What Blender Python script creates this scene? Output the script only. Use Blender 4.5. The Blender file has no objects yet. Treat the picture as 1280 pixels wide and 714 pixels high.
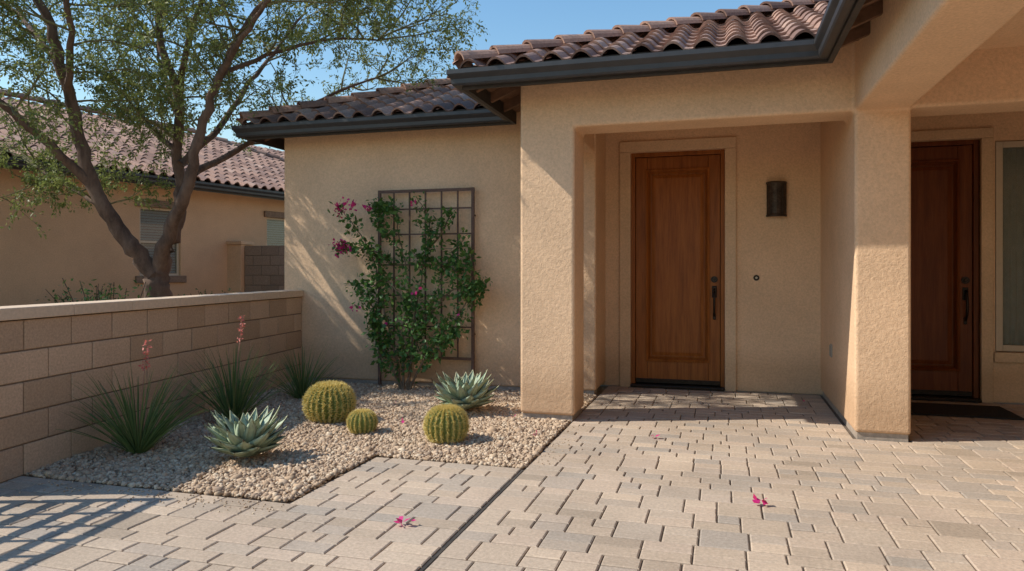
import bpy, bmesh, math, random
import numpy as np
from mathutils import Vector, Matrix
random.seed(7); rng=np.random.default_rng(7)
S=bpy.context.scene
S.view_settings.view_transform='Standard'; S.view_settings.look='None'; S.view_settings.exposure=0
COL=S.collection
# ------------------------------------------------------------------ materials
def nmat(name):
    m=bpy.data.materials.new(name); m.use_nodes=True
    nt=m.node_tree; b=nt.nodes["Principled BSDF"]; return m,nt,b
def ramp(nt,src,cols,pos=None):
    r=nt.nodes.new("ShaderNodeValToRGB"); el=r.color_ramp.elements
    n=len(cols)
    while len(el)<n: el.new(0.5)
    for i,c in enumerate(cols):
        el[i].position=(pos[i] if pos else i/(n-1)); el[i].color=(c[0],c[1],c[2],1)
    nt.links.new(src,r.inputs[0]); return r.outputs[0]
def noise(nt,scale,detail=3,rough=.6,stretch=None,obj=True):
    n=nt.nodes.new("ShaderNodeTexNoise"); n.inputs["Scale"].default_value=scale
    n.inputs["Detail"].default_value=detail; n.inputs["Roughness"].default_value=rough
    tc=nt.nodes.new("ShaderNodeTexCoord"); src=tc.outputs["Object"]
    if stretch:
        mp=nt.nodes.new("ShaderNodeMapping"); mp.inputs["Scale"].default_value=stretch
        nt.links.new(src,mp.inputs[0]); src=mp.outputs[0]
    nt.links.new(src,n.inputs["Vector"]); return n.outputs["Fac"]
def mixc(nt,fac,a,b,mode='MULTIPLY'):
    m=nt.nodes.new("ShaderNodeMix"); m.data_type='RGBA'; m.blend_type=mode
    if isinstance(fac,(int,float)): m.inputs[0].default_value=fac
    else: nt.links.new(fac,m.inputs[0])
    for k,s in ((6,a),(7,b)):
        if isinstance(s,tuple): m.inputs[k].default_value=(*s,1)
        else: nt.links.new(s,m.inputs[k])
    return m.outputs[2]
def bump(nt,b,h,strength,dist,prev=None):
    bp=nt.nodes.new("ShaderNodeBump"); bp.inputs["Strength"].default_value=strength; bp.inputs["Distance"].default_value=dist
    nt.links.new(h,bp.inputs["Height"])
    if prev: nt.links.new(prev,bp.inputs["Normal"])
    nt.links.new(bp.outputs[0],b.inputs["Normal"]); return bp.outputs[0]
def mat(name,cols,rough=.85,island=False,nscale=6,var=.25,bumps=(),metal=0,stretch=None,spec=.3,stain=0):
    m,nt,b=nmat(name)
    if island:
        g=nt.nodes.new("ShaderNodeNewGeometry"); src=g.outputs["Random Per Island"]
    else: src=noise(nt,nscale,4,.6,stretch)
    if len(cols)==1: cols=[cols[0],cols[0]]
    if island: c=ramp(nt,src,cols)
    else: c=ramp(nt,src,cols,[.3+.4*i/(len(cols)-1) for i in range(len(cols))])
    if var>0:
        n2=noise(nt,nscale*4,4,.7,stretch); v=ramp(nt,n2,[(1-var,)*3,(1+var*.3,)*3],[.3,.7])
        c=mixc(nt,1.0,c,v)
    if stain>0:
        n3=noise(nt,.9,5,.65); v=ramp(nt,n3,[(1-stain,1-stain*1.05,1-stain*1.1),(1.03,)*3],[.32,.58]); c=mixc(nt,1.0,c,v)
    nt.links.new(c,b.inputs["Base Color"]); b.inputs["Roughness"].default_value=rough
    b.inputs["Metallic"].default_value=metal; b.inputs["Specular IOR Level"].default_value=spec
    p=None
    for (sc,st,di) in bumps: p=bump(nt,b,noise(nt,sc,3,.65,stretch),st,di,p)
    return m
def leafmat(name,cols,trans=.35,rough=.5):
    m,nt,b=nmat(name)
    g=nt.nodes.new("ShaderNodeNewGeometry"); c=ramp(nt,g.outputs["Random Per Island"],cols)
    nt.links.new(c,b.inputs["Base Color"]); b.inputs["Roughness"].default_value=rough; b.inputs["Specular IOR Level"].default_value=.3
    t=nt.nodes.new("ShaderNodeBsdfTranslucent"); nt.links.new(c,t.inputs[0])
    mx=nt.nodes.new("ShaderNodeMixShader"); mx.inputs[0].default_value=trans
    nt.links.new(b.outputs[0],mx.inputs[1]); nt.links.new(t.outputs[0],mx.inputs[2])
    nt.links.new(mx.outputs[0],nt.nodes["Material Output"].inputs[0]); return m
def stucco(name,c,s=1.0):
    m,nt,b=nmat(name)
    big=noise(nt,1.3,5,.65)
    c0=ramp(nt,big,[tuple(x*.88 for x in c),tuple(min(1,x*1.05) for x in c)],[.3,.7])
    f=noise(nt,55,2,.7); v=ramp(nt,f,[(.86,)*3,(1.04,)*3],[.3,.65])
    c1=mixc(nt,1.0,c0,v)
    # splash-back dirt near the ground
    tc=nt.nodes.new("ShaderNodeTexCoord"); sp=nt.nodes.new("ShaderNodeSeparateXYZ"); nt.links.new(tc.outputs["Object"],sp.inputs[0])
    ad=nt.nodes.new("ShaderNodeMath"); ad.operation='MULTIPLY_ADD'; nt.links.new(big,ad.inputs[0]); ad.inputs[1].default_value=-.5; nt.links.new(sp.outputs[2],ad.inputs[2])
    dr=ramp(nt,ad.outputs[0],[(.80,.77,.74),(1,1,1)],[0.0,.25]); c1=mixc(nt,1.0,c1,dr)
    nt.links.new(c1,b.inputs["Base Color"])
    b.inputs["Roughness"].default_value=.95; b.inputs["Specular IOR Level"].default_value=.1
    p=bump(nt,b,noise(nt,34,2,.6),.45*s,.010)
    p=bump(nt,b,noise(nt,120,2,.6),.45*s,.005,p)
    return m
M_st=stucco("stucco_tan",(.80,.545,.345))
M_trim=stucco("stucco_trim",(.72,.51,.33),.4)
M_nst=stucco("stucco_neighbour",(.66,.42,.255),.5)
M_tile=mat("roof_tile",[(.19,.11,.085),(.35,.21,.16),(.46,.28,.205),(.27,.17,.14),(.54,.36,.275)],.85,True,9,.35,((60,.4,.004),))
M_bronze=mat("bronze_metal",[(.030,.030,.032),(.044,.042,.044)],.42,nscale=3,var=.15,spec=.5)
M_woodd=mat("dark_soffit_wood",[(.15,.08,.045),(.24,.13,.08)],.7,nscale=4,bumps=((40,.2,.003),))
M_ground=mat("desert_soil",[(.30,.22,.15),(.40,.31,.21)],.95,nscale=2,var=.35,bumps=((30,.5,.02),))
M_sand=mat("joint_sand",[(.11,.085,.065),(.18,.14,.105)],.95,nscale=20,var=.3)
M_conc=mat("concrete_footing",[(.36,.30,.24),(.46,.38,.31)],.9,nscale=8,bumps=((60,.3,.004),))
# ------------------------------------------------------------------ helpers
def empty(name,loc=(0,0,0),rz=0):
    e=bpy.data.objects.new(name,None); COL.objects.link(e); e.location=loc; e.rotation_euler=(0,0,rz); e.empty_display_size=.2; return e
def mobj(name,v,f,m=None,parent=None,smooth=False):
    me=bpy.data.meshes.new(name); me.from_pydata([tuple(x) for x in v],[],f); me.update()
    o=bpy.data.objects.new(name,me); COL.objects.link(o)
    if m: me.materials.append(m)
    if smooth: me.polygons.foreach_set("use_smooth",[True]*len(me.polygons))
    if parent: o.parent=parent
    return o
def npobj(name,v,f,m,parent=None,smooth=False):
    v=np.asarray(v,dtype=np.float32); f=np.asarray(f,dtype=np.int32); k=f.shape[1]
    me=bpy.data.meshes.new(name); me.vertices.add(len(v)); me.vertices.foreach_set("co",v.ravel())
    me.loops.add(f.size); me.loops.foreach_set("vertex_index",f.ravel())
    me.polygons.add(len(f)); me.polygons.foreach_set("loop_start",np.arange(len(f),dtype=np.int32)*k)
    me.polygons.foreach_set("loop_total",np.full(len(f),k,dtype=np.int32))
    me.update(calc_edges=True); me.materials.append(m)
    if smooth: me.polygons.foreach_set("use_smooth",[True]*len(f))
    o=bpy.data.objects.new(name,me); COL.objects.link(o)
    if parent: o.parent=parent
    return o
def boxv(x0,x1,y0,y1,z0,z1):
    v=[(x0,y0,z0),(x1,y0,z0),(x1,y1,z0),(x0,y1,z0),(x0,y0,z1),(x1,y0,z1),(x1,y1,z1),(x0,y1,z1)]
    f=[(3,2,1,0),(4,5,6,7),(0,1,5,4),(1,2,6,5),(2,3,7,6),(3,0,4,7)]
    return v,f
def bev(o,w,seg=2,ang=30):
    b=o.modifiers.new("b","BEVEL"); b.width=w; b.segments=seg; b.limit_method='ANGLE'; b.angle_limit=math.radians(ang); return o
def box(name,x0,x1,y0,y1,z0,z1,m,parent=None,bw=0):
    v,f=boxv(x0,x1,y0,y1,z0,z1); o=mobj(name,v,f,m,parent)
    if bw: bev(o,bw)
    return o
def boxes(name,lst,m,parent=None,bw=0):
    V=[];F=[]
    for b in lst:
        v,f=boxv(*b); n=len(V); V+=v; F+=[tuple(i+n for i in q) for q in f]
    o=mobj(name,V,F,m,parent)
    if bw: bev(o,bw)
    return o
def union(name,add,sub,m,parent,bw=.02):
    objs=[]
    base=box(name,*add[0],None)
    for i,b in enumerate(add[1:]):
        o=box("t",*b,None); objs.append(o)
        md=base.modifiers.new("u","BOOLEAN"); md.operation='UNION'; md.object=o; md.solver='EXACT'
    for b in sub:
        o=box("t",*b,None); objs.append(o)
        md=base.modifiers.new("d","BOOLEAN"); md.operation='DIFFERENCE'; md.object=o; md.solver='EXACT'
    dg=bpy.context.evaluated_depsgraph_get(); me=bpy.data.meshes.new_from_object(base.evaluated_get(dg))
    base.modifiers.clear(); base.data=me
    for o in objs: bpy.data.objects.remove(o)
    bm=bmesh.new(); bm.from_mesh(me); bmesh.ops.remove_doubles(bm,verts=bm.verts,dist=.0005)
    bmesh.ops.dissolve_limit(bm,angle_limit=.01,verts=bm.verts,edges=bm.edges); bm.to_mesh(me); bm.free()
    me.materials.clear(); me.materials.append(m); base.parent=parent
    if bw: bev(base,bw,3)
    return base
def tubedata(pts,rad,n=8,V=None,F=None):
    if V is None: V=[];F=[]
    P=[Vector(p) for p in pts]; base=len(V)
    ref=Vector((0.13,.31,.9)); 
    for i,p in enumerate(P):
        t=(P[min(i+1,len(P)-1)]-P[max(i-1,0)]).normalized()
        r=ref if abs(t.dot(ref))<.95 else Vector((1,0,0))
        a=t.cross(r).normalized(); b=t.cross(a)
        rr=rad[i] if hasattr(rad,'__len__') else rad
        for k in range(n):
            an=2*math.pi*k/n; V.append(p+(a*math.cos(an)+b*math.sin(an))*rr)
    for i in range(len(P)-1):
        for k in range(n):
            k2=(k+1)%n; F.append((base+i*n+k,base+i*n+k2,base+(i+1)*n+k2,base+(i+1)*n+k))
    F.append(tuple(base+k for k in range(n))); F.append(tuple(base+(len(P)-1)*n+k for k in reversed(range(n))))
    return V,F
def smoothline(pts,sub=4):
    P=[Vector(p) for p in pts]; out=[]
    for i in range(len(P)-1):
        p0=P[max(i-1,0)];p1=P[i];p2=P[i+1];p3=P[min(i+2,len(P)-1)]
        for k in range(sub):
            t=k/sub; out.append(.5*((2*p1)+(p2-p0)*t+(2*p0-5*p1+4*p2-p3)*t*t+(3*p1-p0-3*p2+p3)*t**3))
    out.append(P[-1]); return out
def leaves(P,size,aspect=.45,up=.3,dirs=None):
    N=len(P); P=np.asarray(P)
    d=rng.normal(size=(N,3)); 
    if dirs is not None: d=d*.6+dirs
    d/=np.linalg.norm(d,axis=1,keepdims=True)
    n=rng.normal(size=(N,3)); n[:,2]+=up*3
    s=np.cross(d,n); s/=np.linalg.norm(s,axis=1,keepdims=True)+1e-9
    nn=np.cross(s,d)
    L=(size*rng.uniform(.6,1.3,N))[:,None]
    v=np.stack([P,P+d*L*.5+s*L*aspect*.5+nn*L*.08,P+d*L,P+d*L*.5-s*L*aspect*.5+nn*L*.08],axis=1).reshape(-1,3)
    return v,np.arange(N*4).reshape(-1,4)

# ------------------------------------------------------------------ ground
ground=mobj("ground",[(-400,-400,-.035),(400,-400,-.035),(400,400,-.035),(-400,400,-.035)],[(0,1,2,3)],M_ground)
# ------------------------------------------------------------------ pavers
M_pav=mat("paver_concrete",[(.40,.315,.235),(.54,.42,.31),(.45,.365,.285),(.60,.465,.34),(.41,.345,.28),(.57,.44,.33),(.49,.385,.285)],.9,True,14,.28,((90,.5,.004),(8,.15,.01)),stain=.16)
patio=empty("paver_patio")
V=[];F=[]
g=.1165
def paver(x0,x1,y0,y1):
    e=.0030+random.random()*.0012; c=.006; z=random.uniform(-.0014,.001)
    x0+=e;x1-=e;y0+=e;y1-=e; n=len(V); tz=[random.uniform(-.0008,.0008) for _ in range(4)]
    for (a,b) in ((x0,y0),(x1,y0),(x1,y1),(x0,y1)): V.append((a,b,-.03))
    for (a,b) in ((x0,y0),(x1,y0),(x1,y1),(x0,y1)): V.append((a,b,z-.0045))
    for i,(a,b) in enumerate(((x0+c,y0+c),(x1-c,y0+c),(x1-c,y1-c),(x0+c,y1-c))): V.append((a,b,z+tz[i]))
    for k in range(4):
        k2=(k+1)%4
        F.append((n+k,n+k2,n+4+k2,n+4+k)); F.append((n+4+k,n+4+k2,n+8+k2,n+8+k))
    F.append((n+8,n+9,n+10,n+11))
def runs(x0,x1,y0,y1,row=.1165):
    """coursed laying, courses parallel to the facade: stretchers with some double-height stones"""
    nr=max(1,round((y1-y0)/row)); row=(y1-y0)/nr; j=0
    while j<nr:
        if nr-j>=2 and random.random()<.5:
            x=x0; ya=y0+j*row; yb=ya+2*row
            off=random.choice((.08,.12,.16))
            first=True
            while x<x1-.01:
                t=random.random()
                w=.235 if t<.55 else .175
                if first: w=off+.06; first=False
                if x1-(x+w)<.10: w=x1-x
                if t<.34: paver(x,x+w,ya,yb)
                else:
                    paver(x,x+w,ya,ya+row); paver(x,x+w,ya+row,yb) if w<.2 or random.random()<.3 else (paver(x,x+w*.5,ya+row,yb),paver(x+w*.5,x+w,ya+row,yb))
                x+=w
            j+=2
        else:
            x=x0; ya=y0+j*row; first=True
            while x<x1-.01:
                w=random.choice((.235,.235,.235,.175))
                if first: w=random.choice((.118,.175,.235)); first=False
                if x1-(x+w)<.09: w=x1-x
                paver(x,x+w,ya,ya+row); x+=w
            j+=1
runs(-1.25,4.5,-3.0,6.10); runs(-1.25,.965,6.10,8.13); runs(1.37,4.5,6.10,8.13)
runs(-7.2,-1.275,-3.0,3.53); runs(-2.33,-1.275,3.53,4.585)
mobj("pavers",V,F,M_pav,patio)
mobj("joint_sand",[(-7.6,-3.2,-.0095),(4.6,-3.2,-.0095),(4.6,8.15,-.0095),(-1.25,8.15,-.0095),(-1.25,4.57,-.0095),(-2.33,4.57,-.0095),(-2.33,3.53,-.0095),(-7.6,3.53,-.0095)],[tuple(range(8))],M_sand,patio)
box("expansion_joint",-1.271,-1.254,-3.1,4.56,-.0094,-.006,mat("joint_filler",[(.05,.045,.04),(.08,.07,.06)],.8),patio)
# ------------------------------------------------------------------ gravel bed
M_grav=mat("gravel_stone",[(.27,.175,.11),(.50,.35,.225),(.63,.47,.325),(.41,.28,.18),(.72,.58,.42),(.54,.385,.25),(.34,.245,.175)],.9,True,30,.2)
gravel=empty("gravel_bed")
def wallx(y): return -4.77+(7.5-y)*.13
poly=[(wallx(3.54)-.02,3.54),(-2.335,3.54),(-2.335,4.59),(-1.255,4.59),(-1.255,6.0),(-1.255,7.49),(wallx(7.49)-.02,7.49)]
mobj("gravel_base",[(x,y,-.016) for x,y in poly],[tuple(range(len(poly)))],mat("gravel_base",[(.26,.18,.12),(.40,.29,.20)],.95,nscale=40,var=.4),gravel)
N=40000
X=rng.uniform(-4.9,-1.265,N*2); Y=rng.uniform(3.545,7.48,N*2)
ok=(X>(-4.77+(7.5-Y)*.13)) & ~((X>-2.34)&(Y<4.60))&~((X>-1.70)&(X<-1.24)&(Y>6.12)&(Y<6.53))
X=X[ok];Y=Y[ok]
ico=bmesh.new(); bmesh.ops.create_icosphere(ico,subdivisions=1,radius=1); iv=np.array([v.co[:] for v in ico.verts]); iff=np.array([[v.index for v in f.verts] for f in ico.faces]); ico.free()
n=len(X); r=rng.lognormal(math.log(.0102),.38,n); sc=rng.uniform(.65,1.35,(n,3)); sc[:,2]*=.8
a=rng.uniform(0,6.28,n); b2=rng.uniform(-.7,.7,n)
vv=iv[None]*(1+rng.uniform(-.22,.22,(n,12,1)))*sc[:,None,:]*r[:,None,None]
ca,sa,cb,sb=np.cos(a)[:,None],np.sin(a)[:,None],np.cos(b2)[:,None],np.sin(b2)[:,None]
x,y,z=vv[...,0],vv[...,1],vv[...,2]; y,z=y*cb-z*sb,y*sb+z*cb; x,y=x*ca-y*sa,x*sa+y*ca
hum=.016*np.sin(X*3.1)*np.cos(Y*2.3)
zz=-.006+rng.uniform(0,.013,n)+np.maximum(hum,-.002)
vv=np.stack([x+X[:,None],y+Y[:,None],z+zz[:,None]],-1).reshape(-1,3)
ff=(iff[None]+(np.arange(n)*12)[:,None,None]).reshape(-1,3)
npobj("gravel_stones",vv,ff,M_grav,gravel)
ns_=170; X=rng.uniform(-4.0,-2.33,ns_); Y=3.50-np.abs(rng.normal(0,.09,ns_)); X2=-1.22+np.abs(rng.normal(0,.07,60)); Y2=rng.uniform(4.6,6.0,60)
X=np.concatenate([X,X2]); Y=np.concatenate([Y,Y2]); k_=len(X)
q=iv[None]*(1+rng.uniform(-.22,.22,(k_,12,1)))*rng.uniform(.003,.006,k_)[:,None,None]
q=q+np.stack([X,Y,np.full(k_,.003)],-1)[:,None,:]
npobj("stray_stones",q.reshape(-1,3),(iff[None]+(np.arange(k_)*12)[:,None,None]).reshape(-1,3),M_grav,gravel)

# ------------------------------------------------------------------ house
house=empty("stucco_house")
union("walls",[(-1.711,-1.227,6.1,6.55,.05,2.9),
  (-1.711,4.6,6.1,6.5,2.53,3.1),
  (.97,1.364,6.1,8.25,.05,3.1),
  (-1.711,-1.30,6.1,7.6,2.53,3.1),
  (.97,1.364,-1.2,6.3,2.53,3.1),
  (.97,1.364,.4,.85,.05,2.7),
  (4.5,4.7,-1.2,8.4,.0,3.1)],[],M_st,house,.028)  # last box: unseen right-hand wall, added to keep side sky light out
union("rear_porch_wall",[(-1.48,4.55,8.15,8.4,0.0,3.1)],
  [(-1.0,.014,8.0,8.6,-.1,2.615),(1.44,2.43,8.0,8.6,-.1,2.60),(2.56,3.7,8.0,8.6,.50,2.57)],M_st,house,.012)
union("side_wing_wall",[(-5.02,-1.28,7.5,7.72,.04,3.06),(-1.5,-1.28,7.5,8.148,.04,3.06),(-5.02,-4.8,7.5,14,.04,3.06)],[],M_st,house,.02)
boxes("footing",[(-1.69,-1.25,6.12,6.53,-.03,.06),(.99,1.345,6.12,8.14,-.03,.06),(-5.0,-1.30,7.515,7.7,-.03,.05),(.99,1.345,.42,.83,-.03,.06)],M_conc,house)
box("porch_ceiling",-1.68,.99,6.3,8.3,2.93,2.97,M_st,house)
box("wing_ceiling",1.2,4.6,-1.2,8.3,2.93,2.97,M_st,house)
# --- roof
PI=.41; SL=math.atan(PI); cs,sn=math.cos(SL),math.sin(SL)
ZD=2.955; xl=-5.3; yL=7.18; xp=-2.08; yP=5.7; xw=.74
def tile_plane(name,ox,oy,z0,adir,udir,length,depth,clips,parent,astart=0.0):
    V=[];F=[]; w=.235; ex=.31; tl=.37; m=13
    ad=Vector((*adir,0)); ud=Vector((*udir,0)); sl=(ud*cs+Vector((0,0,sn))); nr=(Vector((0,0,cs))-ud*sn)
    O=Vector((ox,oy,z0))
    na=int(length/w)+1; nb=int(depth/cs/ex)+1
    prof=[]
    for k in range(m):
        a=w*k/(m-1)*1.04
        if a<.155: h=.058*math.sin(math.pi*a/.155)**.8 if 0<a<.155 else 0
        else: h=-.012*math.sin(math.pi*(a-.155)/(w*1.04-.155))
        prof.append((a,h))
    for j in range(nb):
        for i in range(na):
            n=len(V); b0=-.05+j*ex+random.uniform(-.006,.006); jz=random.uniform(-.003,.004); ja=random.uniform(-.003,.003)
            for (a,h) in prof: V.append(O+ad*(astart+i*w+a+ja)+sl*(b0+tl)+nr*(h+.022))
            for (a,h) in prof: V.append(O+ad*(astart+i*w+a+ja)+sl*b0+nr*(h+.047+jz))
            for (a,h) in prof: V.append(O+ad*(astart+i*w+a+ja)+sl*(b0+.002)+nr*(h+.047-.019+jz))
            for (a,h) in prof: V.append(O+ad*(astart+i*w+a+ja)+sl*(b0+.12)+nr*(h+.044-.019+jz))
            for k in range(m-1):
                F.append((n+k,n+k+1,n+m+k+1,n+m+k)); F.append((n+m+k,n+m+k+1,n+2*m+k+1,n+2*m+k)); F.append((n+2*m+k,n+2*m+k+1,n+3*m+k+1,n+3*m+k))
    bm=bmesh.new(); vs=[bm.verts.new(v) for v in V]
    for f in F: bm.faces.new([vs[i] for i in f])
    for (p,nn) in clips:
        bmesh.ops.bisect_plane(bm,geom=list(bm.verts)+list(bm.edges)+list(bm.faces),plane_co=(p[0],p[1],0),plane_no=(nn[0],nn[1],0),clear_outer=True)
    me=bpy.data.meshes.new(name); bm.to_mesh(me); bm.free(); me.materials.append(M_tile)
    o=bpy.data.objects.new(name,me); COL.objects.link(o); o.parent=parent; return o
def hipcaps(name,p0,d2,rise,L,parent,z0):
    V=[];F=[]; D=Vector((d2[0],d2[1],rise)).normalized(); sd=Vector((-d2[1],d2[0],0)); up=sd.cross(D); 
    if up.z<0: up=-up
    s=-.04; m=9
    while s<L:
        n=len(V); jr=random.uniform(-.006,.006)
        for (ss,r,h) in ((s+.40,.078,.03),(s,.100+jr,.055),(s,.084+jr,.05),(s+.1,.082,.045)):
            for k in range(m):
                an=math.pi*k/(m-1); V.append(Vector(p0)+Vector((0,0,z0))+D*ss+sd*math.cos(an)*r+up*(math.sin(an)*r+h-.02))
        for q in range(3):
            for k in range(m-1): F.append((n+q*m+k,n+q*m+k+1,n+(q+1)*m+k+1,n+(q+1)*m+k))
        s+=.34
    o=mobj(name,V,F,M_tile,parent); return o
r2=1/math.sqrt(2)
tile_plane("porch_roof_tiles",xp-.02,yP,ZD+.01,(1,0),(0,1),7.2,4.0,[((xp,yP),(-1,1)),((xw,yP),(1,-1))],house)
tile_plane("porch_roof_side_tiles",xp,7.4+4,ZD+.01,(0,-1),(1,0),5.8,4.0,[((xp,yP),(1,-1)),((xp,yL),(-1,1))],house)
tile_plane("wing_roof_tiles",xl-.02,yL,ZD+.01,(1,0),(0,1),7.5,4.0,[((xl,yL),(-1,1)),((xp,yL),(1,-1))],house)
tile_plane("wing_roof_side_tiles",xl,14,ZD+.01,(0,-1),(1,0),7,4.0,[((xl,yL),(1,-1))],house)
tile_plane("garage_roof_tiles",xw,9.8,ZD+.01,(0,-1),(1,0),11.3,4.0,[((xw,yP),(-1,1))],house)
hipcaps("porch_hip_caps",(xp,yP,0),(r2,r2),PI*r2,5.9,house,ZD+.055)
hipcaps("wing_hip_caps",(xl,yL,0),(r2,r2),PI*r2,5.9,house,ZD+.055)
hipcaps("ridge_caps",(xp+4,yP+4,0),(1,0),0,3,house,ZD+.055+4*PI)
def deck(name,pts,fn,parent):
    V=[(x,y,ZD+fn(x,y)) for x,y in pts]+[(x,y,ZD-.03+fn(x,y)) for x,y in pts]; n=len(pts)
    F=[tuple(range(n)),tuple(range(2*n-1,n-1,-1))]+[(k,(k+1)%n,n+(k+1)%n,n+k) for k in range(n)]
    return mobj(name,V,F,M_woodd,parent)
deck("porch_deck",[(xp,yP),(xw,yP),(xw+4,yP+4),(xp+4,yP+4)],lambda x,y:(y-yP)*PI,house)
deck("porch_side_deck",[(xp,yP),(xp+4,yP+4),(xp+4-(yL-yP),yP+4),(xp,yL)],lambda x,y:(x-xp)*PI,house)
deck("wing_deck",[(xl,yL),(xp,yL),(xp+4,yL+4),(xl+4,yL+4)],lambda x,y:(y-yL)*PI,house)
deck("wing_side_deck",[(xl,yL),(xl+4,yL+4),(xl+4,14),(xl,14)],lambda x,y:(x-xl)*PI,house)
deck("garage_deck",[(xw,yP),(xw,-1.5),(xw+4,-1.5),(xw+4,yP+4)],lambda x,y:(x-xw)*PI,house)
V=[];F=[]
def rafter(p,u,L,w=.045,h=.085):
    ux,uy=u; sx,sy=-uy*w/2,ux*w/2; n=len(V)
    for s in (0.01,L):
        z=ZD-.031+s*PI
        for (q,zz) in ((-1,z),(1,z),(1,z-h),(-1,z-h)): V.append((p[0]+ux*s+sx*q,p[1]+uy*s+sy*q,zz))
    F.extend([(n,n+1,n+2,n+3),(n+7,n+6,n+5,n+4)]+[(n+k,n+4+k,n+4+(k+1)%4,n+(k+1)%4) for k in range(4)])
y=5.5
while y>-1.2: rafter((xw,y),(1,0),.24); y-=.41
y=5.95
while y<7.15: rafter((xp,y),(1,0),.36); y+=.41
xx=-1.6
while xx<.7: rafter((xx,yP),(0,1),.39); xx+=.41
xx=-5.1
while xx<-2.1: rafter((xx,yL),(0,1),.31); xx+=.41
y=7.5
while y<14: rafter((xl,y),(1,0),.27); y+=.41
mobj("rafters",V,F,M_woodd,house)
def sweep(name,path,prof,m,parent,closed=True):
    V=[];F=[];n=len(prof); P=[Vector(p) for p in path]
    for i,p in enumerate(P):
        ds=[]
        if i>0: ds.append((P[i]-P[i-1]).normalized())
        if i<len(P)-1: ds.append((P[i+1]-P[i]).normalized())
        ns=[Vector((d.y,-d.x)) for d in ds]
        if len(ns)==2:
            b=(ns[0]+ns[1]).normalized(); o=b/ b.dot(ns[0])
        else: o=ns[0]
        for (a,z) in prof: V.append((p.x+o.x*a,p.y+o.y*a,z))
    for i in range(len(P)-1):
        for k in range(n):
            k2=(k+1)%n; F.append((i*n+k,(i+1)*n+k,(i+1)*n+k2,i*n+k2))
    F.append(tuple(range(n))); F.append(tuple(range(len(V)-1,len(V)-n-1,-1)))
    return mobj(name,V,F,m,parent)
path=[(xl,14),(xl,yL),(xp,yL),(xp,yP),(xw,yP),(xw,-1.5)]
gz=2.83
GP=[(.02,gz),(.075,gz),(.085,gz+.015),(.088,gz+.05),(.112,gz+.08),(.118,gz+.09),(.118,gz+.125),(.104,gz+.125),(.104,gz+.095),(.075,gz+.055),(.07,gz+.02),(.03,gz+.01),(.03,gz+.12),(.02,gz+.12)]
sweep("gutter",path,GP,M_bronze,house)
sweep("fascia",path,[(-.022,gz-.02),(.016,gz-.02),(.016,gz+.165),(-.022,gz+.165)],mat("fascia_paint",[(.045,.038,.035),(.06,.052,.046)],.6),house)
sweep("gutter_trough",path,[(.03,gz+.07),(.1,gz+.07),(.1,gz+.075),(.03,gz+.075)],M_bronze,house)
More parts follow.
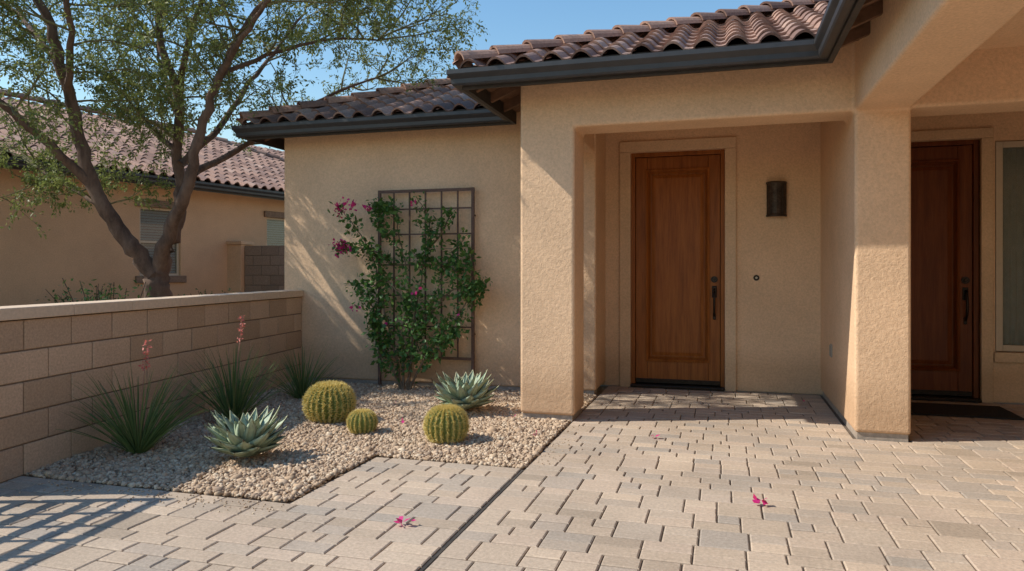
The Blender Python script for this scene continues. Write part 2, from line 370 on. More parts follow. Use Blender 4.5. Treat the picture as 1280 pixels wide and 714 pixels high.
# --- doors
def woodmat(name,c1,c2,c3):
    m,nt,b=nmat(name)
    s=noise(nt,5,7,.65,(3.5,3.5,.28)); c=ramp(nt,s,[c1,c2,c3],[.3,.5,.72])
    f=noise(nt,40,4,.7,(4,4,.12)); v=ramp(nt,f,[(.66,)*3,(1.06,)*3],[.32,.6]); c=mixc(nt,.8,c,v)
    nt.links.new(c,b.inputs["Base Color"]); b.inputs["Roughness"].default_value=.42; b.inputs["Specular IOR Level"].default_value=.22
    bump(nt,b,f,.12,.002); return m
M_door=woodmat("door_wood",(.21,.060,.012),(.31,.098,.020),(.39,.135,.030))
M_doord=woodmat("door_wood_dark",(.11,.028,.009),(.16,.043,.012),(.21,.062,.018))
M_hw=mat("oil_rubbed_bronze",[(.025,.018,.015),(.04,.03,.025)],.35,metal=.7,nscale=20,var=.2)
def door(pfx,x0,x1,z0,z1,yy,m,hand=1):
    p=empty(pfx); p.parent=house
    w=.125
    L=[(x0,x0+w,yy,yy+.045,z0,z1),(x1-w,x1,yy,yy+.045,z0,z1),(x0+w+.002,x1-w-.002,yy+.0008,yy+.045,z1-.15,z1-.001),(x0+w+.002,x1-w-.002,yy+.0008,yy+.045,z0+.001,z0+.26)]
    boxes("stiles_and_rails",L,m,p,.004)
    ix0,ix1,iz0,iz1=x0+w,x1-w,z0+.26,z1-.15
    V=[];F=[]
    steps=[(-.016,yy-.001),(-.016,yy-.016),(.0,yy-.022),(.012,yy-.012),(.022,yy+.016),(.034,yy+.034),(.046,yy+.034),(.048,yy+.024),(.085,yy+.012),(.088,yy+.016),(.092,yy+.016)]
    for (o,yv) in steps: V+=[(ix0+o,yv,iz0+o),(ix1-o,yv,iz0+o),(ix1-o,yv,iz1-o),(ix0+o,yv,iz1-o)]
    for s in range(len(steps)-1):
        for k in range(4): F.append((4*s+k,4*s+(k+1)%4,4*s+4+(k+1)%4,4*s+4+k))
    n=4*(len(steps)-1); F.append((n,n+1,n+2,n+3))
    mobj("panel",V,F,m,p)
    boxes("jamb",[(x0-.05,x0-.004,yy-.03,yy+.08,0,z1+.05),(x1+.004,x1+.05,yy-.03,yy+.08,0,z1+.05),(x0-.003,x1+.003,yy-.028,yy+.08,z1+.004,z1+.05)],m,p,.003)
    box("threshold",x0-.045,x1+.045,yy-.14,yy+.04,0.004,.035,M_hw,p,.006)
    box("door_sweep",x0+.002,x1-.002,yy-.012,yy+.001,z0+.002,z0+.05,M_hw,p,.003)
    box("dark_interior",x0-.06,x1+.06,yy+.1,yy+.12,-.02,z1+.1,M_bronze,p)
    hx=x1-.062
    V,F=tubedata([(hx,yy,1.20),(hx,yy-.02,1.20)],.036,18)
    V,F=tubedata([(hx,yy-.02,1.20),(hx,yy-.034,1.20)],[.02,.016],14,V,F)
    mobj("deadbolt",V,F,M_hw,p)
    box("handle_plate",hx-.026,hx+.026,yy-.012,yy+.002,1.0,1.13,M_hw,p,.008)
    box("handle_foot",hx-.016,hx+.016,yy-.012,yy+.002,.76,.83,M_hw,p,.006)
    pts=smoothline([(hx,yy-.005,1.07),(hx,yy-.045,1.06),(hx,yy-.066,1.0),(hx,yy-.066,.92),(hx,yy-.052,.85),(hx,yy-.012,.80)],4)
    V,F=tubedata(pts,.0125,10); mobj("handle_grip",V,F,M_hw,p,True)
    V,F=tubedata([(hx,yy-.01,1.09),(hx,yy-.05,1.095),(hx,yy-.065,1.085)],[.008,.012,.010],8); mobj("thumb_latch",V,F,M_hw,p,True)
    return p
YB=8.15
door("front_door",-.95,-.036,.04,2.565,YB+.07,M_door)
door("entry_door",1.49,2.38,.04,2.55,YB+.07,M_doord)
boxes("door_trim",[(-1.12,-.998,YB-.035,YB+.06,0.0,2.615),(.012,.13,YB-.035,YB+.06,0.0,2.615),(-1.12,.13,YB-.036,YB+.06,2.616,2.735)],M_trim,house,.008)
boxes("entry_trim",[(2.43,2.535,YB-.035,YB+.05,0,2.60),(1.37,2.535,YB-.036,YB+.05,2.601,2.70)],M_trim,house,.008)
win=empty("porch_window"); win.parent=house
M_frame=mat("window_frame",[(.55,.46,.34),(.60,.49,.37)],.5,var=.05)
boxes("frame",[(2.57,2.63,YB+.02,YB+.09,.505,2.565),(3.63,3.69,YB+.02,YB+.09,.505,2.565),(2.631,3.629,YB+.021,YB+.09,.505,.565),(2.631,3.629,YB+.021,YB+.09,2.505,2.564),(3.1,3.14,YB+.03,YB+.088,.566,2.504)],M_frame,win,.004)
mg,nt,b=nmat("window_glass"); b.inputs["Base Color"].default_value=(.10,.12,.11,1); b.inputs["Roughness"].default_value=.03; b.inputs["Alpha"].default_value=.35; b.inputs["Specular IOR Level"].default_value=.8
box("glass",2.6,3.66,YB+.055,YB+.061,.53,2.54,mg,win)
M_cur=mat("curtain",[(.70,.73,.62),(.78,.80,.70)],.9,var=.1)
V=[];F=[]
for i in range(161):
    x=2.5+1.3*i/160; yv=YB+.13+.015*math.sin(i*.9)+.004*math.sin(i*2.3)
    V+= [(x,yv,.4),(x,yv,2.65)]
for i in range(160): F.append((2*i,2*i+2,2*i+3,2*i+1))
mobj("curtain",V,F,M_cur,win,True)
box("room_back",2.4,3.9,YB+.3,YB+.32,.2,2.8,M_bronze,win)
box("window_sill",2.54,3.75,YB-.05,YB+.03,.40,.50,M_trim,house,.01)
# --- sconce, doorbell, outlet, mat
sc=empty("wall_sconce")
M_sc=mat("aged_bronze",[(.045,.035,.028),(.11,.08,.06)],.5,metal=.4,nscale=14,var=.4,bumps=((40,.3,.003),))
V=[];F=[]
sx,szz=.535,2.05
rings=[(-.185,.088),(-.183,.1),(-.165,.102),(-.160,.094),(-.14,.094),(.14,.094),(.16,.094),(.165,.102),(.183,.1),(.185,.088)]
m_=18
for (dz,rr) in rings:
    for k in range(m_+1):
        an=math.pi+math.pi*k/m_; V.append((sx+math.cos(an)*rr*1.04,YB-.012+math.sin(an)*rr*1.1,szz+dz))
for q in range(len(rings)-1):
    for k in range(m_): a=q*(m_+1)+k; F.append((a,a+1,a+m_+2,a+m_+1))
mobj("shade",V,F,M_sc,sc,True)
box("backplate",sx-.075,sx+.075,YB-.014,YB-.001,szz-.16,szz+.16,M_sc,sc,.004)
V,F=tubedata([(sx,YB-.05,szz-.1),(sx,YB-.05,szz+.02)],[.028,.028],12); mobj("bulb",V,F,mat("frosted_glass",[(.6,.58,.5)],.4,var=0),sc)
V=[];F=[]
for k in range(5):
    an=math.pi*(1+(k+.5)/5); V,F=tubedata([(sx+math.cos(an)*.1,YB-.012+math.sin(an)*.107,szz-.16),(sx+math.cos(an)*.1,YB-.012+math.sin(an)*.107,szz+.16)],.0035,6,V,F)
mobj("ribs",V,F,M_sc,sc)
db=empty("doorbell")
V,F=tubedata([(.335,YB,1.22),(.335,YB-.012,1.22)],[.032,.028],20); mobj("plate",V,F,M_hw,db)
V,F=tubedata([(.335,YB-.012,1.22),(.335,YB-.018,1.22)],[.012,.01],14); mobj("button",V,F,mat("button_white",[(.6,.55,.45)],.4,var=0),db)
ol=empty("outlet_cover")
box("plate",.958,.969,7.29,7.37,.49,.61,mat("outlet_plastic",[(.38,.33,.27)],.5,var=.05),ol,.004)
box("hinge_lid",.950,.957,7.30,7.36,.50,.60,mat("outlet_lid",[(.33,.29,.24)],.5,var=.05),ol,.004)
box("door_mat",1.55,2.5,7.25,7.85,.003,.018,mat("coir_mat",[(.02,.018,.016),(.04,.035,.03)],.95,nscale=60,bumps=((200,.6,.006),)),None,.004)

# ------------------------------------------------------------------ block wall
bw=empty("block_wall",(-4.77,7.5,0),math.atan2(-4.15,.54))
M_blk=mat("block_masonry",[(.50,.335,.215),(.60,.41,.27),(.68,.47,.315),(.55,.37,.245)],.95,True,16,.28,((120,.5,.004),(20,.25,.008)),stain=.12)
M_cap=mat("cap_masonry",[(.68,.51,.36),(.74,.56,.40)],.95,True,10,.15,((120,.4,.003),))
L=[]; Ltot=4.45
for c in range(5):
    s=-(.2 if c%2 else 0.0); z0=.0+c*.198
    while s<Ltot:
        a=max(s,0.0)+.005; b_=min(s+.4,Ltot)-.005
        if b_-a>.03:
            j=random.uniform(-.0015,.0015); L.append((a,b_,-.2+j,0+j,z0+.005,z0+.198-.005))
        s+=.4
boxes("blocks",L,M_blk,bw,.005)
box("mortar_core",.01,Ltot-.01,-.190,-.010,-.03,.985,mat("mortar",[(.22,.155,.11),(.29,.21,.15)],.95,nscale=30,var=.2),bw)
L=[];s=0
while s<Ltot+.01:
    L.append((s+.0015,min(s+.6,Ltot+.03)-.0015,-.222,.022,.992,1.068)); s+=.6
boxes("cap",L,M_cap,bw,.006)
ifn=empty("iron_fence",(-4.77,7.5,0),math.atan2(-4.15,.54))
L=[(4.55,4.60,-.125,-.075,-.03,1.25),(6.95,7.0,-.125,-.075,-.03,1.25)]
for z in (.12,.3,.48,.66,.84,1.02,1.18): L.append((4.601,6.949,-.115,-.085,z,z+.045))
for k in range(1,12): L.append((4.6+k*.2-.014,4.6+k*.2+.014,-.109,-.091,.1,1.19))
boxes("bars",L,M_bronze,ifn)

# ------------------------------------------------------------------ trellis
tr=empty("garden_trellis")
M_tr=mat("rusted_iron",[(.12,.07,.05),(.17,.105,.08)],.7,nscale=12,var=.3)
ty=7.43; tx0,tx1=-3.745,-2.60; tz=2.20
L=[(tx0,tx0+.03,ty-.015,ty+.015,-.03,tz),(tx1-.03,tx1,ty-.015,ty+.015,-.03,tz),(tx0+.031,tx1-.031,ty-.014,ty+.014,tz-.031,tz-.001),(tx0+.031,tx1-.031,ty-.014,ty+.014,.32,.348)]
for k in range(1,6):
    x=tx0+(tx1-tx0)*k/6; L.append((x-.008,x+.008,ty-.006,ty+.008,.349,tz-.032))
for z in (.68,1.02,1.36,1.70,1.98): L.append((tx0+.031,tx1-.031,ty-.022,ty-.007,z-.008,z+.008))
for z in (.6,1.9):
    for x in (tx0+.015,tx1-.015): L.append((x-.008,x+.008,ty+.016,7.5,z-.008,z+.008))
boxes("bars",L,M_tr,tr)
# ------------------------------------------------------------------ bougainvillea
bg=empty("bougainvillea")
def bp(px,py,o=0): return Vector((-3.74+(px-474)*.00954,7.33+o,1.3+(338-py)*.00895))
st=[[(517,492,-.12),(505,440,-.1),(490,390,-.05),(478,340,0),(462,300,-.04),(436,262,-.1)],
[(517,492,-.12),(515,430,-.1),(520,370,-.05),(508,310,0),(498,265,0),(474,256,-.02)],
[(519,492,-.12),(530,430,-.1),(548,380,-.05),(565,330,0),(588,298,-.03)],
[(520,492,-.12),(545,440,-.12),(575,400,-.08),(600,360,-.05),(607,355,-.08)],
[(516,492,-.12),(500,450,-.12),(484,415,-.1),(474,380,-.06),(462,352,-.08)],
[(520,492,-.12),(528,400,-.08),(535,340,0),(545,285,0),(528,250,0)],
[(495,330,0),(470,312,-.05),(436,312,-.12)],
[(540,400,-.05),(575,360,-.06),(604,368,-.1)],
[(530,330,0),(560,290,-.02),(572,268,-.02)],
[(520,380,-.06),(490,350,-.06),(468,372,-.1)],
[(545,440,-.12),(570,425,-.12),(580,405,-.1)],
[(565,330,0),(580,340,-.05),(596,322,-.08)],
[(500,450,-.12),(490,430,-.15),(480,400,-.15)],
[(490,300,0),(482,275,0),(486,258,0)]]
V=[];F=[];lp=[];
for si,s in enumerate(st):
    ln=smoothline([bp(*q) for q in s],6)
    for i in range(1,len(ln)-1): ln[i]=ln[i]+Vector((random.uniform(-.012,.012),random.uniform(-.02,.01),random.uniform(-.012,.012)))
    V,F=tubedata(ln,[.012*(1-i/len(ln))+.003 for i in range(len(ln))],6,V,F)
    for i,p in enumerate(ln):
        if p.z<.22: continue
        dens=15 if p.z<1.35 else 12
        if p.z>1.7: dens=10
        if p.z<.42: dens=9
        dens=int(dens*random.choice((.5,1,1.5)))
        sp=.058 if p.z<1.4 else .040
        for _ in range(dens): lp.append((p.x+random.gauss(0,sp),min(7.42,p.y+random.gauss(-.02,sp*.7)),p.z+random.gauss(0,sp)))
        if random.random()<.35:
            d=Vector((random.uniform(-1,1),random.uniform(-.6,.1),random.uniform(-.3,.9))).normalized(); Ls=random.uniform(.08,.2)
            V,F=tubedata([p,p+d*Ls*.5,p+d*Ls],[.004,.003,.002],4,V,F)
            for _ in range(11): 
                t=random.random(); q=p+d*Ls*t; lp.append((q.x+random.gauss(0,.022),min(7.42,q.y+random.gauss(0,.022)),q.z+random.gauss(0,.022)))
mobj("stems",V,F,mat("vine_bark",[(.16,.11,.07),(.26,.19,.12)],.9,nscale=20),bg,True)
lp=np.array(lp); v,f=leaves(lp,.062,.62,.25,np.tile(np.array([0,-.5,-.1]),(len(lp),1)))
v[:,1]=np.minimum(v[:,1],7.49)
npobj("leaves",v,f,leafmat("vine_leaf",[(.05,.125,.03),(.08,.18,.042),(.12,.24,.055),(.065,.15,.045),(.18,.30,.08)],.3),bg)
M_mag=leafmat("magenta_bract",[(.62,.03,.17),(.72,.06,.27),(.52,.02,.18)],.3)
fp=[]
for (cx,cy,nf,sp) in ((436,261,44,.04),(452,257,26,.03),(433,311,48,.038),(443,308,38,.03),(457,385,12,.02),(470,262,10,.02),(531,256,6,.02),(497,402,4,.015),(532,365,5,.02),(583,388,3,.02)):
    c=bp(cx,cy,-.12)
    for _ in range(nf): fp.append((c.x+random.gauss(0,sp),c.y+random.gauss(0,sp*.6),c.z+random.gauss(0,sp)))
v,f=leaves(np.array(fp),.045,.8,0); npobj("flowers",v,f,M_mag,bg)
fl=empty("fallen_petals"); fp=[]
for (x,y,nf) in ((-1.56,3.47-.1,7),(.19,4.06+.15,6),(-.53,5.68,5),(-1.4,5.45,3),(-1.75,6.0,2),(-2.6,5.6,2),(.75,7.6,2),(-1.9,5.2,2),(-3.0,6.3,2)):
    for _ in range(nf): fp.append((x+random.gauss(0,.015),y+random.gauss(0,.015),.012+random.random()*.012+(.012 if y>3.6 and x<-1.27 else 0)))
v,f=leaves(np.array(fp),.038,.85,1.0); v[:,2]=np.maximum(v[:,2],.004); npobj("petals",v,f,M_mag,fl)

# ------------------------------------------------------------------ barrel cacti
M_cact=mat("cactus_skin",[(.15,.19,.045),(.22,.25,.06)],.6,nscale=8,var=.2)
M_spine=leafmat("cactus_spine",[(.80,.64,.20),(.88,.75,.32),(.66,.50,.14)],.25)
def barrel(x,y,R,H,ribs,seed):
    random.seed(seed); p=empty("barrel_cactus",(x,y,-.01),random.random()*6)
    nu=ribs*8; nv=26; V=[];F=[]
    def pt(th,ph,ex=0):
        rib=abs(math.cos(ribs*th/2))**.8
        r=R*math.sin(ph)**.85*(1-.16*(1-rib))*(1+ex)
        zc=H*.5+H*.5*math.cos(ph)
        if ph<.5: zc-=.10*H*(1-ph/.5)**2
        return Vector((math.cos(th)*r,math.sin(th)*r,zc+ex*H*.4*math.cos(ph)))
    for j in range(nv+1):
        ph=.02+ (math.pi*.93)*j/nv
        for i in range(nu): V.append(pt(2*math.pi*i/nu,ph))
    for j in range(nv):
        for i in range(nu): F.append((j*nu+i,j*nu+(i+1)%nu,(j+1)*nu+(i+1)%nu,(j+1)*nu+i))
    F.append(tuple(range(nu-1,-1,-1)))
    mobj("body",V,F,M_cact,p,True)
    V=[];F=[]
    for i in range(ribs):
        th=2*math.pi*i/ribs
        na=22
        for j in range(na):
            ph=.12+math.pi*.78*j/na
            q=pt(th,ph); nrm=Vector((q.x,q.y,(q.z-H*.5)*1.1)).normalized()
            for _ in range(12):
                d=(nrm+Vector((random.gauss(0,.7),random.gauss(0,.7),random.gauss(0,.7)))).normalized()
                Ls=R*random.uniform(.12,.21); w=d.cross(Vector((random.random(),random.random(),random.random()))).normalized()*R*.013
                w2=d.cross(w).normalized()*w.length
                n=len(V); b0=q-nrm*.002; V+=[b0+w,b0-w+w2,b0-w-w2,b0+d*Ls]; F+=[(n,n+1,n+3),(n+1,n+2,n+3),(n+2,n,n+3)]
    for _ in range(420):
        th=random.random()*6.28; ph=random.random()*.32; q=pt(th,ph); d=Vector((random.gauss(0,.4),random.gauss(0,.4),1)).normalized()
        w=d.cross(Vector((random.random(),1,0))).normalized()*R*.014; n=len(V); V+=[q+w,q-w,q+d*R*.12]; F+=[(n,n+1,n+2)]
    mobj("spines",V,F,M_spine,p)
barrel(-3.25,5.53,.205,.34,24,1); barrel(-2.78,5.23,.115,.19,18,2); barrel(-2.015,5.12,.16,.28,22,3)
# ------------------------------------------------------------------ agaves
def agavemat():
    m,nt,b=nmat("agave_leaf")
    g=nt.nodes.new("ShaderNodeNewGeometry"); c=ramp(nt,g.outputs["Random Per Island"],[(.27,.36,.24),(.36,.44,.30),(.43,.51,.36)])
    n=noise(nt,14,4,.6); v=ramp(nt,n,[(.8,)*3,(1.08,)*3],[.3,.7]); c=mixc(nt,1,c,v)
    nt.links.new(c,b.inputs["Base Color"]); b.inputs["Roughness"].default_value=.6; return m
M_ag=agavemat(); M_tip=mat("agave_spine",[(.08,.03,.02)],.5,var=0); M_edge=mat("agave_edge",[(.6,.6,.36),(.5,.5,.3)],.6,var=.1)
def agave(x,y,R,seed,nl=46,wid=.115):
    random.seed(seed); p=empty("agave",(x,y,.0)); V=[];F=[];TV=[];TF=[];EV=[];EF=[]
    for i in range(nl):
        f=i/(nl-1); th=i*2.39996; el=math.radians(78-66*f**.85+random.uniform(-5,5)) if i<nl-1 else .2
        L=R*(.72+.42*math.sin(math.pi*min(1,f+.12)))*random.uniform(.93,1.07); W=wid*R/.28*(.7+.3*f)*random.uniform(.9,1.1)
        d=Vector((math.cos(th),math.sin(th),0)); s=Vector((-math.sin(th),math.cos(th),0)); ns=11; n=len(V); en=len(EV)
        pos=d*(.02+.02*f)+Vector((0,0,.05)); cur=el
        for k in range(ns):
            t=k/(ns-1); 
            cur=el+ (.30*t if f>.35 else -.05*t)+(-.12*math.sin(math.pi*t))
            T=d*math.cos(cur)+Vector((0,0,math.sin(cur))); U=-d*math.sin(cur)+Vector((0,0,math.cos(cur)))
            w=W*.5*(.55+.9*math.sin(math.pi*min(1,t*.78+.12))-.0)*(1-t**3.2)**.9 if t<1 else .001
            w*=.82
            cup=w*.45; th_=.012*(1-t)+.002
            V+=[pos-s*w+U*cup,pos-s*w*.5+U*cup*.25,pos,pos+s*w*.5+U*cup*.25,pos+s*w+U*cup,pos-U*th_]
            EV+=[pos-s*(w+.0015)+U*(cup+.001),pos-s*(w-.003)+U*(cup+.0025),pos+s*(w+.0015)+U*(cup+.001),pos+s*(w-.003)+U*(cup+.0025)]
            if k<ns-1:
                for q in range(4): F.append((n+6*k+q,n+6*k+q+1,n+6*k+6+q+1,n+6*k+6+q))
                F.append((n+6*k+4,n+6*k+5,n+6*k+11,n+6*k+10)); F.append((n+6*k+5,n+6*k,n+6*k+6,n+6*k+11))
                for q in (0,2): EF.append((en+4*k+q,en+4*k+q+1,en+4*k+4+q+1,en+4*k+4+q))
            last=pos; pos=pos+T*L/(ns-1)
        TV,TF=tubedata([last-T*.006,last+T*.03],[.0032,.0004],5,TV,TF)
    mobj("leaves",V,F,M_ag,p,True); mobj("leaf_edges",EV,EF,M_edge,p); mobj("terminal_spines",TV,TF,M_tip,p)
agave(-3.115,4.22,.31,11); agave(-2.27,6.2,.34,12)
# ------------------------------------------------------------------ red yucca
M_yuc=leafmat("yucca_blade",[(.07,.13,.045),(.11,.19,.065),(.16,.24,.085),(.22,.26,.10)],.2)
M_pink=leafmat("yucca_bloom",[(.72,.20,.16),(.80,.30,.24),(.66,.15,.15)],.3)
M_stalk=mat("yucca_stalk",[(.36,.17,.12),(.42,.25,.17)],.7)
def yucca(x,y,H,seed,stalks,nb=150):
    random.seed(seed); p=empty("red_yucca",(x,y,-.005)); V=[];F=[]
    for i in range(nb):
        th=random.random()*6.283; el=math.radians(random.triangular(25,88,62)); L=H*random.uniform(.75,1.25); w=random.uniform(.0035,.0065)
        d=Vector((math.cos(th),math.sin(th),0)); s=Vector((-math.sin(th),math.cos(th),0)); r0=random.random()*.05
        pos=d*r0; n=len(V); ns=8; droop=random.uniform(.1,.75)*(1.2-math.sin(el)*.6)
        for k in range(ns):
            t=k/(ns-1); e=el-droop*t*t*1.3; T=d*math.cos(e)+Vector((0,0,math.sin(e))); U=-d*math.sin(e)+Vector((0,0,math.cos(e)))
            ww=w*(1-t**2)+.0006; V+=[pos-s*ww+U*ww*.5,pos-U*ww*.5,pos+s*ww+U*ww*.5]
            if k<ns-1: F+=[(n+3*k,n+3*k+1,n+3*k+4,n+3*k+3),(n+3*k+1,n+3*k+2,n+3*k+5,n+3*k+4)]
            pos=pos+T*L/(ns-1)
    mobj("blades",V,F,M_yuc,p)
    SV=[];SF=[];fp=[]
    for (dx,dy,h) in stalks:
        pts=smoothline([(0,0,0),(dx*.3,dy*.3,h*.4),(dx*.7,dy*.7,h*.75),(dx,dy,h)],5)
        SV,SF=tubedata(pts,[.005*(1-.5*i/len(pts)) for i in range(len(pts))],5,SV,SF)
        for _ in range(60):
            t=random.uniform(.74,1.0); q=pts[min(len(pts)-1,int(t*(len(pts)-1)))]; fp.append((q.x+random.gauss(0,.010),q.y+random.gauss(0,.010),h*t+random.gauss(0,.008)))
    if SV: mobj("flower_stalks",SV,SF,M_stalk,p)
    if fp:
        v,f=leaves(np.array(fp),.028,.5,0); npobj("blooms",v,f,M_pink,p)
yucca(-4.0,4.2,.58,21,[(.06,.02,.80)]); yucca(-4.02,5.27,.60,22,[(.05,.05,.92)]); yucca(-4.08,6.42,.50,23,[],110)

# ------------------------------------------------------------------ tree
th0=math.radians(16.3)
tree=empty("palo_verde_tree",(-6.39,7.0,0),th0)
def tp(px,py,d=0): return Vector(((px-200)*.0094,d,1.3+(338-py)*.0094))
def branchmat():
    m,nt,b=nmat("tree_bark"); n=noise(nt,7,6,.7,(1,1,.35)); c=ramp(nt,n,[(.05,.03,.02),(.13,.08,.055),(.20,.135,.095)],[.3,.5,.7])
    nt.links.new(c,b.inputs["Base Color"]); b.inputs["Roughness"].default_value=.95; bump(nt,b,n,.9,.035); return m
limbs=[
 ([(206,482,0),(203,420,0),(200,370,0),(198,345,0)],.19,.135),
 ([(199,352,0),(182,318,-.1),(160,285,-.2),(138,235,-.3),(120,165,-.35),(112,95,-.5),(95,25,-.6),(70,-50,-.7),(50,-120,-.6)],.115,.03),
 ([(163,290,-.2),(125,262,.2),(75,238,.5),(25,218,.8),(-20,195,1.0)],.05,.015),
 ([(198,352,.02),(207,300,.2),(213,250,.35),(206,185,.4),(212,115,.3),(192,35,.2),(205,-60,.1),(190,-140,0)],.10,.025),
 ([(202,340,-.02),(228,285,-.2),(258,235,-.4),(276,175,-.5),(305,110,-.6),(345,55,-.8),(400,0,-.9)],.095,.02),
 ([(262,222,-.35),(292,185,.2),(340,140,.5),(400,100,.7),(455,72,.9)],.045,.012),
 ([(136,235,-.3),(95,180,-.7),(50,130,-1.0),(5,90,-1.3),(-50,55,-1.6)],.06,.015),
 ([(116,130,-.4),(150,70,-.9),(165,10,-1.3),(190,-60,-1.6)],.045,.015),
 ([(209,150,.4),(170,90,.9),(130,30,1.4),(90,-20,1.9)],.045,.015),
 ([(212,200,.35),(245,140,.8),(270,70,1.2),(300,10,1.5),(330,-60,1.8)],.05,.015),
 ([(212,115,.3),(250,50,-.2),(290,-20,-.5),(330,-90,-.7)],.045,.015),
 ([(112,95,-.5),(60,50,-.2),(10,10,.2),(-50,-30,.5)],.045,.015),
 ([(300,120,-.58),(345,80,-1.0),(390,45,-1.3),(430,10,-1.5)],.04,.012),
 ([(50,130,-1.0),(10,150,-1.2),(-40,160,-1.3)],.03,.01),
 ([(305,110,-.6),(360,70,-.2),(420,45,.1),(470,40,.3)],.03,.01),
 ([(206,185,.4),(165,150,.6),(130,120,.8)],.035,.012),
]
random.seed(5)
V=[];F=[]; TV=[];TF=[]; LP=[];LD=[]
def clear_of_house(p):
    return not (p.x>1.15 and p.z<2.9+.18*max(0,p.x-1.15))
def twig(p,d,L,r,lev):
    n=6; pts=[p]; q=p.copy(); dd=d.copy()
    for k in range(n):
        dd=(dd+Vector((random.gauss(0,.16),random.gauss(0,.16),random.gauss(0,.12)-(.05 if lev>1 else -.02)))).normalized(); q=q+dd*L/n; pts.append(q.copy())
    if not all(clear_of_house(a) for a in pts): return
    tubedata(pts,[r*(1-.75*k/n) for k in range(n+1)],5 if lev<2 else 3,TV,TF)
    if lev<3:
        m=[0,5,4][lev]
        for k in range(m):
            t=random.uniform(.25,1); i=min(n-1,int(t*n)); a=pts[i].lerp(pts[i+1],t*n-i)
            nd=(dd*.7+Vector((random.gauss(0,.7),random.gauss(0,.7),random.gauss(.1,.5)))).normalized()
            twig(a,nd,L*random.uniform(.45,.7),r*.5,lev+1)
    if lev>=2:
        c=21 if lev==3 else 12
        for _ in range(c):
            t=random.uniform(.15,1); i=min(n-1,int(t*n)); a=pts[i].lerp(pts[i+1],t*n-i)
            LP.append((a.x+random.gauss(0,.022),a.y+random.gauss(0,.022),a.z+random.gauss(0,.022))); LD.append((dd.x*.6,dd.y*.6,dd.z*.6-.25))
for li,(pp,r0,r1) in enumerate(limbs):
    ln=smoothline([tp(*q) for q in pp],5); n=len(ln)
    for i in range(1,n-1): ln[i]=ln[i]+Vector((random.gauss(0,.012),random.gauss(0,.012),0))
    tubedata(ln,[ (r0+(r1-r0)*(i/(n-1))**.8)*(1+.05*math.sin(i*2.1+li)) for i in range(n)],12,V,F)
    if li==0: continue
    for i in range(n):
        t=i/(n-1)
        if ln[i].z<2.7 and li not in (2,): continue
        if t<.25: continue
        if random.random()<(.42+.38*t):
            d=(ln[min(i+1,n-1)]-ln[max(i-1,0)]).normalized()
            nd=(d*.5+Vector((random.gauss(0,.75),random.gauss(0,.75),random.gauss(.05,.45)))).normalized()
            twig(ln[i],nd,random.uniform(.6,1.15)*(.8 if li==2 else 1),.014,1)
    d=(ln[-1]-ln[-3]).normalized()
    for _ in range(3): twig(ln[-1],(d+Vector((random.gauss(0,.4),random.gauss(0,.4),random.gauss(0,.3)))).normalized(),random.uniform(.7,1.2),.013,1)
mobj("trunk_and_limbs",V,F,branchmat(),tree,True)
mobj("twigs",TV,TF,mat("twig_bark",[(.14,.13,.06),(.21,.19,.09)],.9),tree)
v,f=leaves(np.array(LP),.05,.42,.2,np.array(LD))
npobj("foliage",v,f,leafmat("tree_leaf",[(.12,.155,.04),(.17,.21,.055),(.235,.27,.07),(.30,.32,.095),(.14,.185,.05)],.38),tree)

# ------------------------------------------------------------------ shrubs
M_sh=leafmat("shrub_leaf",[(.05,.11,.03),(.09,.17,.045),(.13,.2,.07)],.25)
def shrub(x,y,R,H,seed,n=1300):
    random.seed(seed); p=empty("shrub",(x,y,0)); V=[];F=[];LPs=[]
    for _ in range(26):
        d=Vector((random.gauss(0,.6),random.gauss(0,.6),random.uniform(.5,1.2))); d=Vector((d.x*R,d.y*R,d.z*H*.8)); 
        pts=smoothline([(0,0,0),d*.5+Vector((0,0,.05)),d],3); tubedata(pts,[.01,.009,.008,.007,.006,.005,.004],5,V,F)
        for _ in range(n//26):
            t=random.uniform(.35,1); q=pts[int(t*(len(pts)-1))]; LPs.append((q.x+random.gauss(0,.07),q.y+random.gauss(0,.07),max(.05,q.z+random.gauss(0,.07))))
    mobj("stems",V,F,mat("shrub_bark",[(.1,.07,.05)],.9),p); v,f=leaves(np.array(LPs),.055,.5,.3); npobj("leaves",v,f,M_sh,p)
shrub(-6.05,6.0,.28,1.32,31,2000); shrub(-8.4,10.6,.6,1.0,32); shrub(-7.9,11.6,.6,1.0,33); shrub(-7.3,9.0,.4,.8,34); shrub(-9.6,9.2,.5,1.2,35)

# ------------------------------------------------------------------ neighbour house
nb=empty("neighbour_house",(-9.4,14.0,0),-math.atan2(1.1,5.7))
union("walls",[(-9,0,-18,5,-.03,2.93)],[(-.12,.1,-3.46,-2.62,1.2,2.45),(-.12,.1,-.45,.5,1.2,2.45),(-.12,.1,-9,-7.8,1.2,2.45)],M_nst,nb,.02)
L=[];T=[];G=[];B=[]
for (a,b_) in ((-3.46,-2.62),(-.45,.5),(-9,-7.8)):
    T+=[(-.02,.045,a-.1,b_+.1,2.451,2.58),(-.02,.045,a-.1,b_+.1,1.07,1.199)]
    L+=[(-.10,-.05,a+.001,a+.04,1.201,2.449),(-.10,-.05,b_-.04,b_-.001,1.201,2.449),(-.099,-.051,a+.041,b_-.041,2.41,2.449),(-.099,-.051,a+.041,b_-.041,1.201,1.24),(-.098,-.052,a+.041,b_-.041,1.80,1.84)]
    G.append((-.085,-.08,a+.02,b_-.02,1.22,2.43))
    z=1.25
    while z<2.4: B.append((-.115,-.10,a+.03,b_-.03,z,z+.04)); z+=.05
boxes("window_trim",T,mat("neighbour_trim",[(.24,.16,.11),(.30,.20,.14)],.9),nb,.01)
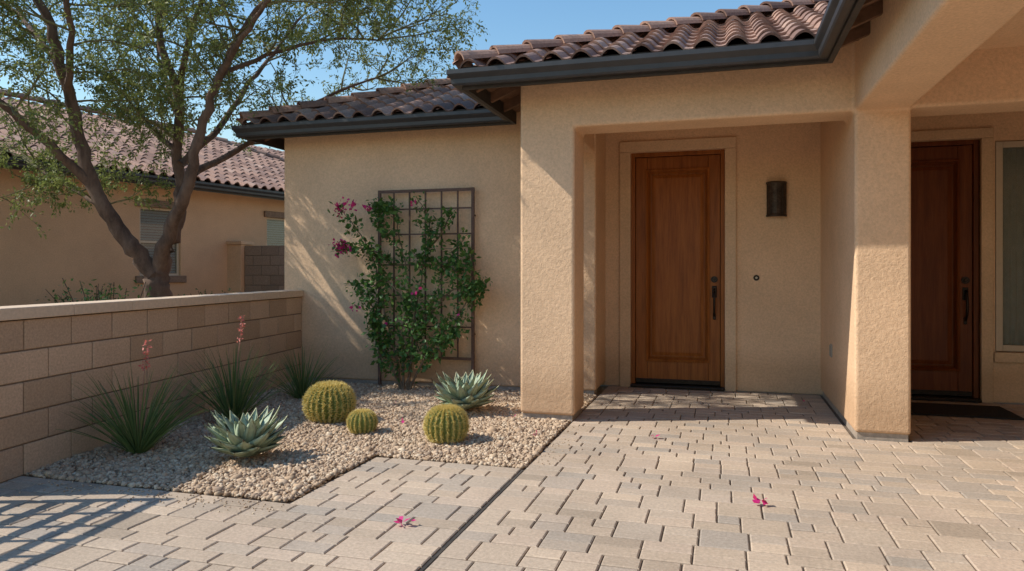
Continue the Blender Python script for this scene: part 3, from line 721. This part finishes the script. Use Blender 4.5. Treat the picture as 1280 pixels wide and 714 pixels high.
boxes("window_frames",L,M_frame,nb); boxes("window_glass",G,mg,nb); boxes("window_blinds",B,mat("blinds",[(.85,.85,.80)],.7,var=.05),nb)
tile_plane("roof_tiles",.42,-18,ZD+.02,(0,1),(-1,0),23.4,4.3,[((.42,5.4),(1,1)),],nb)
V=[(.42,-18,ZD),(.42,5.4,ZD),(-3.88,1.1,ZD+4.3*PI),(-3.88,-18,ZD+4.3*PI),(-8.2,5.4,ZD)]
mobj("roof_deck",V,[(0,1,2,3),(1,4,2)],M_woodd,nb)
hipcaps("hip_caps",(.42,5.4,0),(-r2,-r2),PI*r2,6,nb,ZD+.07)
hipcaps("ridge_caps",(-3.88,1.1,0),(0,-1),0,19,nb,ZD+.1+4.3*PI)
sweep("gutter",[(.42,5.4),(.42,-18)],[(-a,z) for a,z in GP][::-1],M_bronze,nb)
box("fascia",.385,.41,-18,5.4,2.8,2.99,M_bronze,nb)
fw=empty("side_yard_wall")
M_fw=mat("fence_masonry",[(.24,.165,.115),(.29,.20,.14),(.34,.235,.165)],.95,True,14,.3,((60,.4,.006),))
L=[]
for c in range(9):
    s=-9.35-(.2 if c%2 else 0); 
    while s<-4.6:
        a=max(s,-9.35); 
        L.append((a+.004,min(s+.4,-4.6)-.004,12.6,12.8,c*.2+.004,c*.2+.196)); s+=.4
boxes("blocks",L,M_fw,fw,.004); box("core",-9.34,-4.61,12.61,12.79,-.03,1.79,M_sand,fw)
boxes("pillar",[(-9.78,-9.36,12.5,12.88,-.03,1.82),(-9.81,-9.33,12.47,12.91,1.822,1.89)],M_nst,fw,.01)

# ------------------------------------------------------------------ light
sd=Vector((1,.36,-1.0)).normalized()
sun=bpy.data.lights.new("sun",'SUN'); sun.energy=5.0; sun.angle=math.radians(.5); sun.color=(1,.94,.84)
so=bpy.data.objects.new("sun",sun); COL.objects.link(so); so.rotation_euler=sd.to_track_quat('-Z','Y').to_euler()
w=bpy.data.worlds.new("World"); S.world=w; w.use_nodes=True; nt=w.node_tree
sky=nt.nodes.new("ShaderNodeTexSky"); sky.sky_type='NISHITA'; sky.sun_disc=False
sky.sun_elevation=math.asin(-sd.z); sky.sun_rotation=math.atan2(-sd.x,-sd.y)%(2*math.pi)
sky.air_density=1.5; sky.dust_density=.3; sky.ozone_density=2.6; sky.altitude=0
hs=nt.nodes.new("ShaderNodeHueSaturation"); hs.inputs["Saturation"].default_value=1.22; hs.inputs["Value"].default_value=1.12
nt.links.new(sky.outputs[0],hs.inputs["Color"])
bgk=nt.nodes["Background"]; nt.links.new(hs.outputs[0],bgk.inputs[0]); bgk.inputs[1].default_value=.15
# ------------------------------------------------------------------ camera
cd=bpy.data.cameras.new("camera"); cd.lens=25.45; cd.sensor_width=36; cd.shift_y=-19/1280; cd.clip_end=1500; cd.clip_start=.05
co=bpy.data.objects.new("camera",cd); COL.objects.link(co); co.location=(0,0,1.3); co.rotation_euler=(math.radians(90),0,th0)
S.camera=co
